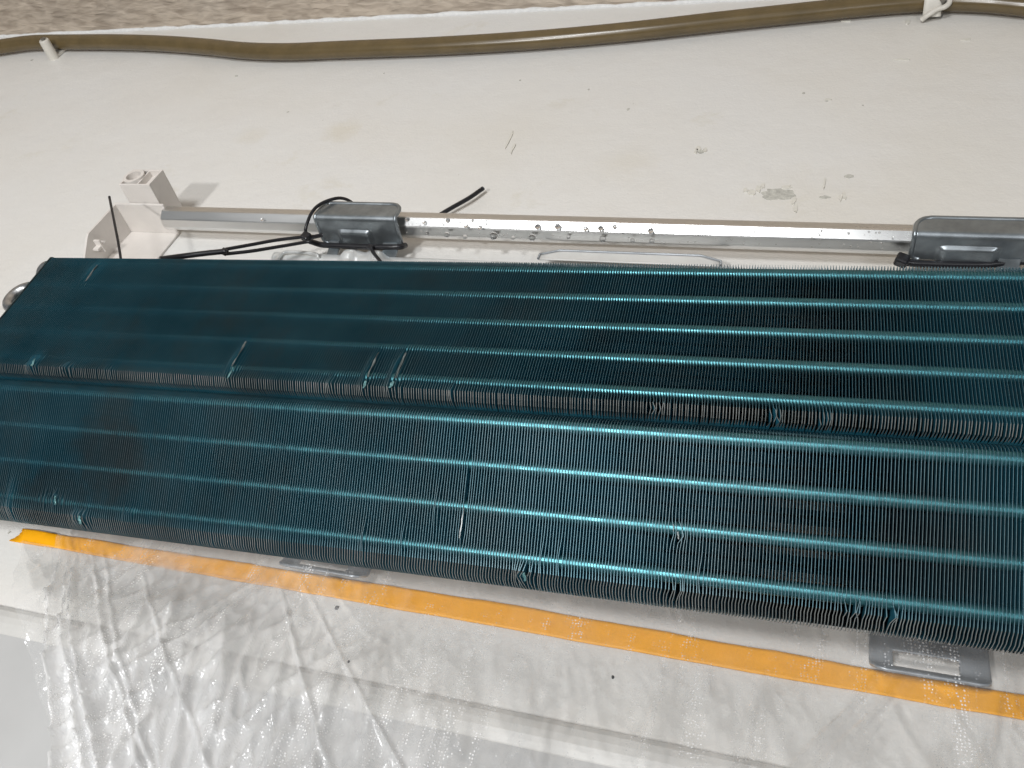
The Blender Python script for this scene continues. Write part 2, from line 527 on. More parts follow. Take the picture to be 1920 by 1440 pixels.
def cable_clip(u, v, label, ang, over):
    c = at(u, v, 0)
    t = thing('cable_clip', c, label, 'cable clip', None)
    bm = bmesh.new()
    if not over:
        # nail boss standing off the wall under the cable
        add_tube(bm, [(0, 0, 0), (0, -0.001, 0), (0, -0.0235, 0.0), (0, -0.0245, 0.0)], lambda i: circ((0.0068, 0.0064, 0.0060, 0.0054)[i], 16))
        holder = bm_obj('boss', bm, M_CLIP, t, False)
        bm = bmesh.new()
        add_box(bm, (-0.005, -0.0035, 0.004), (0.005, -0.0002, 0.020), 0.0006)
        bm_obj('arm', bm, M_CLIP, t)
        ny = -0.0245
    else:
        # strap over the cable, its nail ear split open
        pts = spline([(0.0, -0.004, -0.004), (0.0, -0.016, 0.000), (0.0, -0.0235, 0.008), (0.0, -0.0250, 0.018), (0.0, -0.019, 0.029), (0.0, -0.006, 0.034), (0.0, -0.001, 0.034)], 5)
        add_tube(bm, pts, [(0.0018 * a, 0.0080 * b_) for a, b_ in circ(1.0, 10)])
        bm_obj('strap', bm, M_CLIP, t, True)
        bm = bmesh.new()
        pts = spline([(0.006, -0.020, 0.006), (0.011, -0.0175, 0.004), (0.013, -0.015, -0.001), (0.0095, -0.013, -0.005), (0.004, -0.011, -0.004), (-0.003, -0.008, -0.007), (-0.008, -0.003, -0.006)], 4)
        add_tube(bm, pts, [(0.0024 * a, 0.0030 * b_) for a, b_ in circ(1.0, 8)])
        holder = bm_obj('split_ear', bm, M_CLIP, t, True)
        ny = -0.016
    bm = bmesh.new()
    ox_ = 0.008 if over else 0.0
    add_tube(bm, [(ox_, ny + 0.004, 0), (ox_, ny - 0.0010, 0)], circ(0.0022, 10))
    add_tube(bm, [(ox_, ny - 0.0010, 0), (ox_, ny - 0.0020, 0)], circ(0.0033, 10))
    bm_obj('nail', bm, M_NAIL, holder)
    t.rotation_euler = (0, ang, 0)
    return t
cable_clip(102, 110, 'small white plastic cable clip nailed below the sagging cable near the ceiling corner', 0.0, False)
cable_clip(1744, 36, 'cracked white cable clip strapped over the cable above the flaking wall paint', -0.05, True)

# ------------------------------------------------------------------ aluminium support rail
RY = -0.020
zt, zb = 2.0032, 1.9735
rc = 0.5 * (zt + zb) - 0.0018
a_ = 0.0092
oct_ = []
for k in range(8):
    an = math.radians(14.5 + 45 * k)
    oct_.append((a_ * 1.0824 * math.cos(an), a_ * 1.0824 * math.sin(an)))
bm = bmesh.new()
add_tube(bm, [(at(322, 400, RY)[0], RY, rc), (0.85, RY, rc)], oct_)
bmesh.ops.bevel(bm, geom=[e for e in bm.edges], offset=0.0006, segments=1, affect='EDGES')
rail = tag(bm_obj('support_rail', bm, M_ALU), 'long bare aluminium pole with flat facets held behind the coil', 'pole')

# ------------------------------------------------------------------ white plastic corner bracket
K = at(247, 435, -0.002)
Rr = at(336, 436, -0.002)
x0, x1, zk = K[0], Rr[0], K[2]
br = thing('plastic_bracket', (x0, 0, zk - 0.05), 'off white plastic corner bracket with a hollow block, at the end of the pole', 'bracket')
def brl(bm_):
    bmesh.ops.translate(bm_, verts=bm_.verts, vec=(-x0, 0, -(zk - 0.05)))
    return bm_
th = 0.0022
bm = bmesh.new(); add_box(bm, (x0 - th, -0.032, zk), (x1, -0.0005, zk + th), 0.0007)
bm_obj('top_plate', brl(bm), M_WHITE, br)
bm = bmesh.new(); add_box(bm, (x0 - th, -0.0025, zk - 0.080), (x1, -0.0003, zk), 0.0006)
bm_obj('back_plate', brl(bm), M_WHITE, br)
bm = bmesh.new()
# side plate with a slanted lower front corner
out = [(-0.002, zk), (-0.031, zk), (-0.031, zk - 0.040), (-0.029, zk - 0.0435), (-0.016, zk - 0.060), (-0.010, zk - 0.080), (-0.002, zk - 0.080)]
va = [bm.verts.new((x0 - th, y, z)) for y, z in out]
vb = [bm.verts.new((x0 - 0.0001, y, z)) for y, z in out]
bm.faces.new(va); bm.faces.new(list(reversed(vb)))
for i in range(len(out)):
    j = (i + 1) % len(out)
    bm.faces.new((va[i], vb[i], vb[j], va[j]))
bmesh.ops.recalc_face_normals(bm, faces=bm.faces)
bm_obj('side_plate', brl(bm), M_WHITE, br)
# little cross peg inside
pc = at(214, 462, -0.018)
bm = bmesh.new()
add_box(bm, (x0, pc[1] - 0.006, pc[2] - 0.001), (x0 + 0.006, pc[1] + 0.006, pc[2] + 0.001), 0.0003)
add_box(bm, (x0, pc[1] - 0.001, pc[2] - 0.006), (x0 + 0.0055, pc[1] + 0.001, pc[2] + 0.006), 0.0003)
bm_obj('peg', brl(bm), M_WHITE, br)
# hollow block above: walls, socket ring, pocket
bx0, bx1, bz0, bz1, by = -0.5418, -0.5108, zk + th + 0.0006, 2.0135, -0.050
bm = bmesh.new()
wt = 0.0016
add_box(bm, (bx0, by, bz0), (bx1, -0.0005, bz0 + wt), 0.0004)
add_box(bm, (bx0, by, bz1 - wt), (bx1, -0.0005, bz1), 0.0004)
add_box(bm, (bx0, by, bz0 + wt), (bx0 + wt, -0.0005, bz1 - wt), 0.0)
add_box(bm, (bx1 - wt, by, bz0 + wt), (bx1, -0.0005, bz1 - wt), 0.0)
add_box(bm, (bx0 + wt, by + 0.006, bz0 + wt), (bx1 - wt, by + 0.008, bz1 - wt), 0.0)
add_box(bm, (bx0 + 0.0165, by + 0.0008, bz0 + wt), (bx0 + 0.018, by + 0.006, bz1 - wt), 0.0)
blk = bm_obj('block', brl(bm), M_WHITE, br)
bm = bmesh.new()
cx, cz = bx0 + 0.0085, 0.5 * (bz0 + bz1)
n = 24
ro, ri = 0.0092, 0.0064
rings = []
for (r_, y_) in ((ro, by + 0.008), (ro, by - 0.0012), (ri, by - 0.0012), (ri, by + 0.008)):
    rings.append([bm.verts.new((cx + r_ * math.cos(2 * math.pi * i / n), y_, cz + r_ * math.sin(2 * math.pi * i / n))) for i in range(n)])
for r0, r1 in zip(rings, rings[1:]):
    for i in range(n):
        bm.faces.new((r0[i], r0[(i + 1) % n], r1[(i + 1) % n], r1[i]))
bmesh.ops.recalc_face_normals(bm, faces=bm.faces)
bm_obj('socket_ring', brl(bm), M_WHITE, blk, False)

# ------------------------------------------------------------------ sheet metal pieces
def sheet(name, rows, yfun, mat, parent, thick=0.0012, ncol=28, smooth=True, hole=None):
    """rows: list of (z, x_left, x_right) from top to bottom; yfun(x, z) gives the depth"""
    bm = bmesh.new()
    g = []
    for z, xl, xr in rows:
        g.append([bm.verts.new((xl + (xr - xl) * j / ncol, yfun(xl + (xr - xl) * j / ncol, z), z)) for j in range(ncol + 1)])
    for i in range(len(rows) - 1):
        for j in range(ncol):
            c = 0.25 * (g[i][j].co + g[i][j + 1].co + g[i + 1][j].co + g[i + 1][j + 1].co)
            if hole and hole(c.x, c.z):
                continue
            bm.faces.new((g[i][j], g[i + 1][j], g[i + 1][j + 1], g[i][j + 1]))
    for v_ in [v_ for v_ in bm.verts if not v_.link_faces]:
        bm.verts.remove(v_)
    bmesh.ops.recalc_face_normals(bm, faces=bm.faces)
    o = bm_obj(name, bm, mat, parent, smooth)
    sm = o.modifiers.new('sheet', 'SOLIDIFY')
    sm.thickness = thick
    sm.offset = 0
    return o

def hook_bracket(uL, uR, vT, vM, vB, label, emb, legs, rcl, rcr):
    """J-shaped cradle: a front lip, then a shelf running back under the pole"""
    yb = -0.038
    um = 0.5 * (uL + uR)
    zs = at(um, vM, yb)[2]                                    # shelf level, at the bend
    xl, xr = at(uL, vM, yb)[0], at(uR, vM, yb)[0]
    H = at(um, vT, yb)[2] - zs                                # lip height
    # shelf depth from where its rear edge shows
    lo, hi = -0.037, -0.001
    for _ in range(40):
        mid = 0.5 * (lo + hi)
        if at(um, vB, mid)[2] > zs: hi = mid
        else: lo = mid
    S = 0.5 * (lo + hi) - yb
    t = thing('hook_bracket', (0.5 * (xl + xr), yb, zs), label, 'bracket')
    W = xr - xl
    # rows along the developed sheet: t<0 shelf (from rear), t>0 lip
    rb = 0.0035
    rows = []
    for q in np.linspace(-S, H, 44):
        rows.append(float(q))
    def pos(q):
        if q <= -rb: return (-q, 0.0)
        if q >= rb: return (0.0, q)
        a = (q + rb) / (2 * rb) * math.pi / 2
        return (rb - rb * math.sin(a), rb - rb * math.cos(a))
    def side(q):
        l = -W / 2; r = W / 2
        d = max(0.0, rcl - (H - q)); l += rcl - math.sqrt(max(0, rcl * rcl - d * d)) + 0.10 * max(0, q)
        d = max(0.0, rcr - (H - q)); r -= rcr - math.sqrt(max(0, rcr * rcr - d * d)) - 0.02 * max(0, q)
        d = max(0.0, 0.005 - (q + S)); i = 0.005 - math.sqrt(max(0, 0.005 ** 2 - d * d))
        return l + i, r - i
    ec, ew, e0, e1 = (emb[0] - 0.5) * W, emb[1] * W * 0.5, -S * emb[2], -S * 1.2
    bm = bmesh.new()
    g = []
    nc = 44
    for q in rows:
        l, r = side(q)
        y, z = pos(q)
        row = []
        for j in range(nc + 1):
            x = l + (r - l) * j / nc
            k = float(sstep(0, 0.0022, ew - abs(x - ec)) * sstep(0, 0.0022, e0 - q))
            row.append(bm.verts.new((x, y, z - 0.0026 * k)))
        g.append(row)
    for r0_, r1_ in zip(g, g[1:]):
        for j in range(nc):
            bm.faces.new((r0_[j], r0_[j + 1], r1_[j + 1], r1_[j]))
    bmesh.ops.recalc_face_normals(bm, faces=bm.faces)
    o = bm_obj('cradle', bm, M_ZINC, t, True)
    sm = o.modifiers.new('sheet', 'SOLIDIFY'); sm.thickness = 0.0012; sm.offset = 0
    rim = [(side(q)[0], *pos(q)) for q in rows]
    l, r = side(H)
    rim += [(l + (r - l) * i / 20, *pos(H)) for i in range(1, 20)]
    rim += [(side(q)[1], *pos(q)) for q in reversed(rows)]
    bm = bmesh.new()
    add_tube(bm, rim, circ(0.0016, 8))
    bm_obj('rim', bm, M_ZINC, o, True)
    for (c0, w0) in legs:
        bm = bmesh.new()
        lx = (c0 - 0.5) * W
        pts = [(lx, S - 0.003, -0.0005), (lx, S + 0.0015, -0.003), (lx, S + 0.004, -0.012), (lx, S + 0.006, -0.03), (lx, S + 0.006, -0.06)]
        add_tube(bm, pts, [(-0.0008, -w0), (0.0008, -w0), (0.0008, w0), (-0.0008, w0)])
        bm_obj('strap', bm, M_ZINC, t)
    return t, S
hb1, S1 = hook_bracket(588, 740, 382, 408, 458, 'grey folded steel hook bracket tied with black cable ties under the pole', (0.45, 0.42, 0.42), ((0.14, 0.0045), (0.86, 0.006)), 0.005, 0.008)
hb2, S2 = hook_bracket(1716, 1990, 411, 442, 490, 'wide grey steel hook bracket under the pole beside the flaking wall paint', (0.40, 0.42, 0.40), ((0.3, 0.006), (0.7, 0.006)), 0.009, 0.009)

# mounting plate on the wall behind the coil, only its upper rim and lower tabs show
px0, px1 = at(515, 476, -0.01)[0], 0.26
zp = at(760, 483, -0.010)[2]
mp = thing('mounting_plate', (0.5 * (px0 + px1), 0, 1.70), 'bright galvanised mounting plate screwed to the wall behind the coil', 'mounting plate')
ox, oz = 0.5 * (px0 + px1), 1.70
bossx = at(685, 476, -0.012)[0]
rx0, rx1 = at(1010, 486, -0.012)[0], at(1352, 492, -0.012)[0]
def py(x, z):
    X, Z = x + ox, z + oz
    y = -0.008
    d = math.hypot((X - bossx), (Z - (zp - 0.008)) * 1.0)
    y -= 0.006 * float(sstep(0.021, 0.015, d)) - 0.0045 * float(sstep(0.010, 0.006, d))
    y -= 0.003 * float(sstep(0.006, 0.002, abs(zp - 0.004 - Z)))
    return y
rows = [(zp - oz - k * 0.0022, px0 - ox, px1 - ox) for k in range(0, 18)] + [(zp - oz - 0.04 - k * 0.02, px0 - ox, px1 - ox) for k in range(0, 7)]
sheet('plate', rows, py, M_ZINCB, mp, 0.001, 330)
# raised tongue of the plate to the right
rt = []
for k in range(9):
    z = at(1180, 479 + k * 2.2, -0.011)[2] - oz
    ins = 0.014 * max(0, 1 - k / 4.0) ** 1.0
    rt.append((z, rx0 - ox + ins, rx1 - ox - ins))
tongue = sheet('tongue', rt, lambda x, z: -0.0125, M_TRIM, mp, 0.001, 20)
bm = bmesh.new()
add_tube(bm, [(a, -0.0132, z) for z, a, c in reversed(rt)] + [(rt[0][1] + (rt[0][2] - rt[0][1]) * i / 12, -0.0132, rt[0][0]) for i in range(1, 12)] + [(c, -0.0132, z) for z, a, c in rt], circ(0.0009, 8))
bm_obj('tongue_rim', bm, M_TAB, tongue, True)
# left lip
l0, l1, lz = at(528, 474, -0.014)[0], at(600, 474, -0.014)[0], at(560, 473, -0.014)[2]
bm = bmesh.new()
add_tube(bm, spline([(l0 - ox - .003, -0.012, lz - oz - 0.02), (l0 - ox, -0.0135, lz - oz - 0.004), (l0 - ox + 0.006, -0.014, lz - oz), (l1 - ox - 0.004, -0.014, lz - oz - 0.001), (l1 - ox, -0.012, lz - oz - 0.004)], 6), circ(0.0013, 8))
bm_obj('lip', bm, M_ZINCB, mp, True)
# lower tabs: upright frames with a window, bottom edge curled outwards
def lower_tab(uA, vA, uB, vB, h, lipd):
    A, B_ = at(uA, vA, -0.014), at(uB, vB, -0.014)
    xa, xb = A[0] - ox, B_[0] - ox
    zb_ = 0.5 * (A[2] + B_[2]) - oz
    W = xb - xa
    rows = []
    n = 34
    for i in range(n + 1):
        z = zb_ + h * (1 - i / n)
        d = max(0.0, 0.006 - (z - zb_))
        ins = 0.006 - math.sqrt(max(0, 0.006 ** 2 - d * d))
        rows.append((z, xa + ins, xb - ins))
    hl = lambda x, z: (xa + 0.20 * W < x < xb - 0.24 * W) and (zb_ + 0.0042 < z < zb_ + 0.0125)
    def yf(x, z):
        return -0.009 - lipd * float(sstep(zb_ + 0.0075, zb_, z)) ** 1.5
    sheet('lower_tab', rows, yf, M_TAB, mp, 0.0014, 40, True, hl)
lower_tab(514, 1062, 680, 1084, 0.032, 0.006)
lower_tab(1632, 1256, 1866, 1290, 0.036, 0.006)

# ------------------------------------------------------------------ cable ties
def tie_strip(bm, pts, w=0.0021, t=0.0007):
    add_tube(bm, pts, [(-t, -w), (t, -w), (t, w), (-t, w)])
def tie_round(bm, pts, r=0.0014):
    add_tube(bm, pts, circ(r, 8))
def P(u, v, y):
    return at(u, v, y)
def tie(name_loc, label, strands, heads, flat=0.0016):
    t = thing('cable_tie', name_loc, label, 'cable tie', 'black cable ties')
    o = np.array(name_loc)
    for k, s in enumerate(strands):
        r = s[1] if isinstance(s, tuple) and isinstance(s[1], float) else 0.0014
        pts = s[0] if isinstance(s, tuple) and isinstance(s[1], float) else s
        bm = bmesh.new()
        tie_round(bm, [p - o for p in spline(pts, 8)], r)
        bm_obj('strap', bm, M_BLACK, t, True)
    for h, s in heads:
        bm = bmesh.new()
        add_box(bm, [-s, -s * 0.8, -s], [s, s * 0.8, s], s * 0.35)
        hd = bm_obj('head', bm, M_BLACK, t)
        hd.location = [float(c) for c in (h - o)]
        hd.rotation_euler = (0.2, 0.3, 0.2)
    return t
yb = -0.0465
tie(P(574, 444, -0.031), 'black cable tie looped round the folded bracket on the pole',
    [([P(573, 442, -0.030), P(574, 425, -0.036), P(585, 398, -0.041), P(602, 382, -0.042), P(630, 372, -0.040), P(650, 374, -0.034), P(668, 386, -0.024)], 0.0013),
     ([P(580, 452, -0.020), P(604, 459, -0.018), P(640, 461, -0.018), P(700, 463, -0.018), P(747, 463, -0.018), P(760, 460, -0.014)], 0.0022),
     ([P(578, 446, -0.030), P(604, 441, -0.026)], 0.0016)],
    [(P(574, 444, -0.031), 0.0034)])
tie(P(424, 471, -0.05), 'pair of thin black tie strands stretched from the folded bracket towards the coil',
    [([P(571, 444, -0.032), P(520, 450, -0.038), P(470, 459, -0.044), P(420, 468, -0.050)], 0.0013),
     ([P(579, 453, -0.030), P(520, 463, -0.037), P(470, 471, -0.044), P(424, 476, -0.050)], 0.0013),
     ([P(424, 471, -0.054), P(385, 475, -0.057), P(345, 480, -0.060), P(300, 486, -0.066)], 0.0020)],
    [(P(421, 472, -0.051), 0.0024)])
tie(P(231, 520, -0.052), 'thin black tie tail standing straight up in front of the white bracket',
    [([P(231, 520, -0.052), P(223, 462, -0.056), P(213, 410, -0.058), P(205, 369, -0.058)], 0.0010)], [])
tie(P(836, 396, -0.016), 'cut black tie tail sticking up from behind the pole',
    [([P(826, 402, -0.0060), P(850, 388, -0.0065), P(880, 371, -0.0065), P(906, 353, -0.0060)], 0.0018)], [])
tie(P(697, 466, -0.020), 'short black tie stub hanging under the folded bracket',
    [([P(696, 465, -0.020), P(700, 474, -0.020), P(708, 484, -0.022), P(718, 496, -0.024)], 0.0014)],
    [(P(695, 464, -0.020), 0.0022)])
tie(P(1690, 490, -0.020), 'thick black tie strap along the foot of the wide steel bracket',
    [([P(1688, 490, -0.020), P(1720, 494, -0.018), P(1780, 496, -0.018), P(1850, 496, -0.018), P(1905, 491, -0.018), P(1990, 488, -0.018)], 0.0024)],
    [(P(1691, 488, -0.020), 0.0040)])

# ------------------------------------------------------------------ orange tape and plastic sheets
ztape_t, ztape_b = at(1000, 1140, 0)[2], at(1000, 1196, 0)[2]
xt0, xt1 = at(38, 1003, 0)[0], 0.55
_tt = [at(u, v) for u, v in ((50, 994), (960, 1136), (1400, 1214), (1900, 1303))]
_tb = [at(u, v) for u, v in ((50, 1021), (960, 1182), (1400, 1262), (1900, 1349))]
def tz_t(x): return float(np.interp(x, [p[0] for p in _tt], [p[2] for p in _tt]))
def tz_b(x): return float(np.interp(x, [p[0] for p in _tb], [p[2] for p in _tb]))
bm = bmesh.new()
rows = []
nx = 200
for i in range(nx + 1):
    x = xt0 + (xt1 - xt0) * i / nx
    r = []
    for j in range(9):
        q = j / 8
        e = 0.0
        if i == 0:
            e = 0.0022 * math.sin(q * math.pi * 1.1) - 0.003 * q - (0.0006 if j % 2 else 0)
        z = tz_t(x) + (tz_b(x) - tz_t(x)) * q + 0.0006 * noise.noise((x * 30, q * 2, 0))
        y = -0.0012 - 0.0007 * max(0, noise.noise((x * 55, q * 1.2, 5))) - 0.0005 * max(0, noise.noise((x * 160 + q * 2, q * 2.5, 9))) - 0.0012 * math.exp(-((x - xt0 - 0.018 - 0.02 * q) / 0.012) ** 2)
        r.append(bm.verts.new((x + e, y, z)))
    rows.append(r)
for r0, r1 in zip(rows, rows[1:]):
    for j in range(8):
        bm.faces.new((r0[j], r0[j + 1], r1[j + 1], r1[j]))
bmesh.ops.recalc_face_normals(bm, faces=bm.faces)
tp = tag(bm_obj('orange_tape', bm, M_TAPE, None, True), 'strip of orange masking tape stuck along the wall under the coil', 'tape')
sm = tp.modifiers.new('thick', 'SOLIDIFY'); sm.thickness = 0.0003

def fbm(x, y, z, o=4):
    return noise.fractal((x, y, z), 0.9, 2.0, o)
def ridge(x, y, z):
    return 1 - abs(noise.noise((x, y, z))) * 2

def film(name, left, xr, ztop, zbot, base, folds, mat, label, seed, amp, nx=300, nz=190, cov=None):
    bm = bmesh.new()
    rows = []
    for i in range(nz + 1):
        q = i / nz
        z = ztop + (zbot - ztop) * q
        xl = left(z)
        r = []
        for j in range(nx + 1):
            p = (j / nx)
            x = xl + (xr - xl) * p
            k = base(x, z)
            # long slanted folds that fan out downwards
            fo = folds(x, z)
            # crumple
            a = amp * float(sstep(0.0, 0.30, q)) * (0.42 + 0.58 * float(sstep(-0.13, -0.25, x + 0.25 * (z - 1.6))))
            c1 = ridge(x * 34 + z * 10 + seed, z * 8, seed) ** 3
            c2 = ridge(x * 78 - z * 26 + seed, z * 17 + x * 10, seed + 9) ** 3
            c3 = noise.noise((x * 130, z * 110, seed))
            c4 = ridge(x * 150 + z * 45, z * 40 - x * 30, seed + 21) ** 2
            y = k - fo - a * (0.0050 * max(0, c1) + 0.0034 * max(0, c2) + 0.0005 * c3 + 0.0016 * c4) - a * 0.004 * max(0, noise.noise((x * 14, z * 14, seed + 3)))
            r.append(bm.verts.new((x, y, z)))
        rows.append(r)
    for r0, r1 in zip(rows, rows[1:]):
        for j in range(nx):
            bm.faces.new((r0[j], r1[j], r1[j + 1], r0[j + 1]))
    o = bm_obj(name, bm, mat, None, True)
    return tag(o, label, 'plastic sheet')

ea = [(at(36, 1018, -0.003)), at(38, 1080, -0.006), at(42, 1160, -0.013), at(56, 1230, -0.018), at(80, 1320, -0.02), at(100, 1370, -0.02), at(112, 1440, -0.02)]
ez = [p[2] for p in ea][::-1]; ex = [p[0] for p in ea][::-1]
def left_a(z):
    return float(np.interp(z, ez, ex)) + 0.0012 * noise.noise((z * 120, 2, 0))
def base_a(x, z):
    d = ztape_b - z
    return -0.0024 - 0.0135 * float(sstep(0.0, 0.04, d))
def folds_a(x, z):
    d = max(0.0, ztape_b - z)
    s = float(sstep(0.0, 0.03, d))
    u = x - xt0 - d * 0.35
    return s * (0.0035 * math.exp(-((u - 0.02) / 0.004) ** 2) + 0.003 * max(0, math.sin(u * 210 + d * 60)) ** 4)
film('plastic_sheet', left_a, -0.24, ztape_b + 0.003, 1.40, base_a, folds_a, M_FILM_A,
     'clear plastic sheet hanging from the orange tape, its free edge showing', 3, 0.8, 120, 150)

zf = 1.726
eb = [at(106, 985, -0.008), at(104, 1000, -0.008), at(100, 1060, -0.012), at(96, 1110, -0.018), at(97, 1200, -0.024), at(104, 1300, -0.028), at(118, 1440, -0.03)]
ebz = [zf + 0.02] + [p[2] for p in eb][1:]; ebx = [eb[0][0] - 0.004] + [p[0] for p in eb][1:]
def left_b(z):
    return float(np.interp(z, ebz[::-1], ebx[::-1])) + 0.0015 * noise.noise((z * 60, 7, 0))
TABX = (0.5 * (at(514, 1062, -.014)[0] + at(680, 1084, -.014)[0]), 0.5 * (at(1632, 1256, -.014)[0] + at(1866, 1290, -.014)[0]))
def base_b(x, z):
    d = ztape_t + 0.004 - z
    tabs_ = max(math.exp(-((x - c_) / 0.034) ** 4) for c_ in TABX)
    return -0.0062 - 0.0103 * tabs_ * float(sstep(0.05, 0.0, d)) - 0.022 * float(sstep(0.005, 0.09, d)) - (0.006 if True else 0) * float(sstep(0.10, 0.2, d))
FOLDS = []
rr = random.Random(12)
x_left = eb[1][0]
def fold_px(u0, v0, u1, v1, w, h):
    a_, b2 = at(u0, v0, -0.014), at(u1, v1, -0.028)
    d0, d1 = ztape_t - a_[2], ztape_t - b2[2]
    FOLDS.append((a_[0], (b2[0] - a_[0]) / (d1 - d0), w, h, d0))
for f_ in ((108, 1000, 110, 1290, .0013, 0.0102), (120, 1005, 158, 1350, .0010, 0.0085), (134, 1030, 194, 1420, .0013, 0.0102), (158, 1000, 232, 1300, .0009, .004),
           (182, 1010, 250, 1300, .0010, .003), (300, 1225, 235, 1400, .0020, .006), (335, 1240, 262, 1440, .0020, .006), (262, 1060, 300, 1190, .0010, .003),
           (520, 1080, 566, 1260, .0009, .005), (566, 1090, 655, 1260, .0009, .005), (655, 1230, 600, 1440, .0022, .006), (600, 1240, 520, 1440, .0022, .006),
           (480, 1240, 420, 1440, .0020, .005), (395, 1210, 330, 1440, .0018, .006), (720, 1200, 690, 1440, .0020, 0.0068), (860, 1230, 800, 1440, .0022, 0.0068),
           (1020, 1250, 960, 1440, .0022, 0.0068), (1655, 1252, 1490, 1440, .0010, 0.0085), (1700, 1268, 1540, 1440, .0018, 0.0085), (1690, 1300, 1600, 1440, .0012, 0.0068),
           (1872, 1300, 1850, 1440, .0018, 0.0085), (1790, 1310, 1760, 1440, .0015, 0.0051), (1420, 1280, 1390, 1440, .0016, 0.0068), (1250, 1260, 1200, 1440, .0018, 0.0068)):
    fold_px(*f_)
def folds_b(x, z):
    d = ztape_t - z
    y = 0.0
    for fx, sl, w, h, st in FOLDS:
        if d < st - 0.01:
            continue
        u = x - fx - sl * (d - st) * 1.0
        if abs(u) < 4 * w + 0.004:
            ww = w * (1 + 9 * max(0, d - st))
            y += 0.62 * h * math.exp(-(u / ww) ** 2) * float(sstep(st - 0.01, st + 0.03, d))
    return y
film('plastic_sheet', left_b, 0.50, zf, 1.40, base_b, folds_b, M_FILM_B,
     'wet crinkled plastic sheet draped from behind the coil down over the orange tape', 11, 1.0, 740, 290)

# ------------------------------------------------------------------ the coil
COX = np.array([[0.999545, 0.006814, -0.029395],
                [-0.025038, 0.730953, -0.681968],
                [0.01684, 0.682394, 0.730791]])
H0 = 0.380                                    # coil origin: this far in front of the camera position, along the coil's own depth
org = CAM + COX @ np.array([0, H0, 0])
coil = thing('evaporator_coil', (0, 0, 0), 'long teal finned air conditioner coil with bent fins hanging in front of the wall', 'heat exchanger')
cm = Matrix.Identity(4)
for i in range(3):
    for j in range(3):
        cm[i][j] = COX[i][j]
    cm[i][3] = org[i]
coil.matrix_world = cm

def HV(Hmm, Vmm):
    """(depth, drop) in mm to coil-local (y, z) in metres"""
    return (Hmm * 1e-3 - H0, -Vmm * 1e-3)
aU, aL = math.radians(40.0), math.radians(8.8)
nU, uU = np.array([math.cos(aU), math.sin(aU)]), np.array([-math.sin(aU), math.cos(aU)])
nL, uL = np.array([math.cos(aL), math.sin(aL)]), np.array([-math.sin(aL), math.cos(aL)])
DU, DL = 317.94, 394.67
SU = [-343.2 + 21 * k for k in range(5)]
SL = [-34.86 + 21 * k for k in range(4)]
FRU, FRL = 0.85, 0.72                                       # fin edge stands this far (mm) before the tube fronts
TR = 3.6                                       # tube radius, mm
XL, XR, PITCH = -488.0, 300.0, 1.43

def pu(s, d):
    return (DU - FRU + d) * nU + s * uU
def pl_(s, d):
    return (DL - FRL + d) * nL + s * uL
# fin outline, upper bank: front polyline top to bottom, and the matching back points
frontU = [pu(-348.6, 9), pu(-348.8, 4), pu(-348.2, 1.6), pu(-347.2, 0.4), pu(-346, 0)]
sU = [-348, -348, -347.5, -347, -346]
tags_U = [0] * 5
for s in np.arange(-342.5, -251.0, 3.95):
    frontU.append(pu(s, 0)); sU.append(s)
e0 = pu(-250.7, 0)
frontU += [e0, e0 + np.array([0.5, 2.8]), e0 + np.array([1.3, 5.6]), e0 + np.array([4.6, 8.0]), e0 + np.array([9.0, 10.6]), e0 + np.array([12.5, 12.0])]
nmU = len(sU)
sU += [-250.7, -248, -245, -241.5, -237, -234]
backU = [pu(max(-348, min(-249, s)), 24) for s in sU]
frontL = [pl_(-41.2, 11), pl_(-41.0, 8), pl_(-40.4, 5), pl_(-39.2, 2), pl_(-37.4, 0.5), pl_(-35.2, 0)]
sL = [-41.2, -41, -40.4, -39.2, -37.4, -35.2]
for s in np.arange(-32, 33, 3.25):
    frontL.append(pl_(s, 0)); sL.append(s)
frontL += [pl_(34.3, 0), pl_(36.8, 0.9), pl_(39.4, 2.2), pl_(41.6, 3.9), pl_(42.9, 6.2), pl_(43.3, 9)]
sL += [34.3, 36.8, 39.4, 41.6, 42.9, 43.3]
backL = [pl_(max(-40, min(43, s)), 22) for s in sL]
frontU, backU, frontL, backL = map(np.array, (frontU, backU, frontL, backL))
sU, sL = np.array(sU), np.array(sL)

def coil_ray(u, v, which):
    """coil-local (x, s) in mm of a photo position on one of the two front faces"""
    r = COX.T @ (CAX @ np.array([u - 960.0, 720.0 - v, -FPX]))
    hv = np.array([r[1], -r[2]])
    n_, u_, D_ = (nU, uU, DU - FRU) if which == 'U' else (nL, uL, DL - FRL)
    t = D_ / (hv @ n_)
    return r[0] * t, (hv @ u_) * t

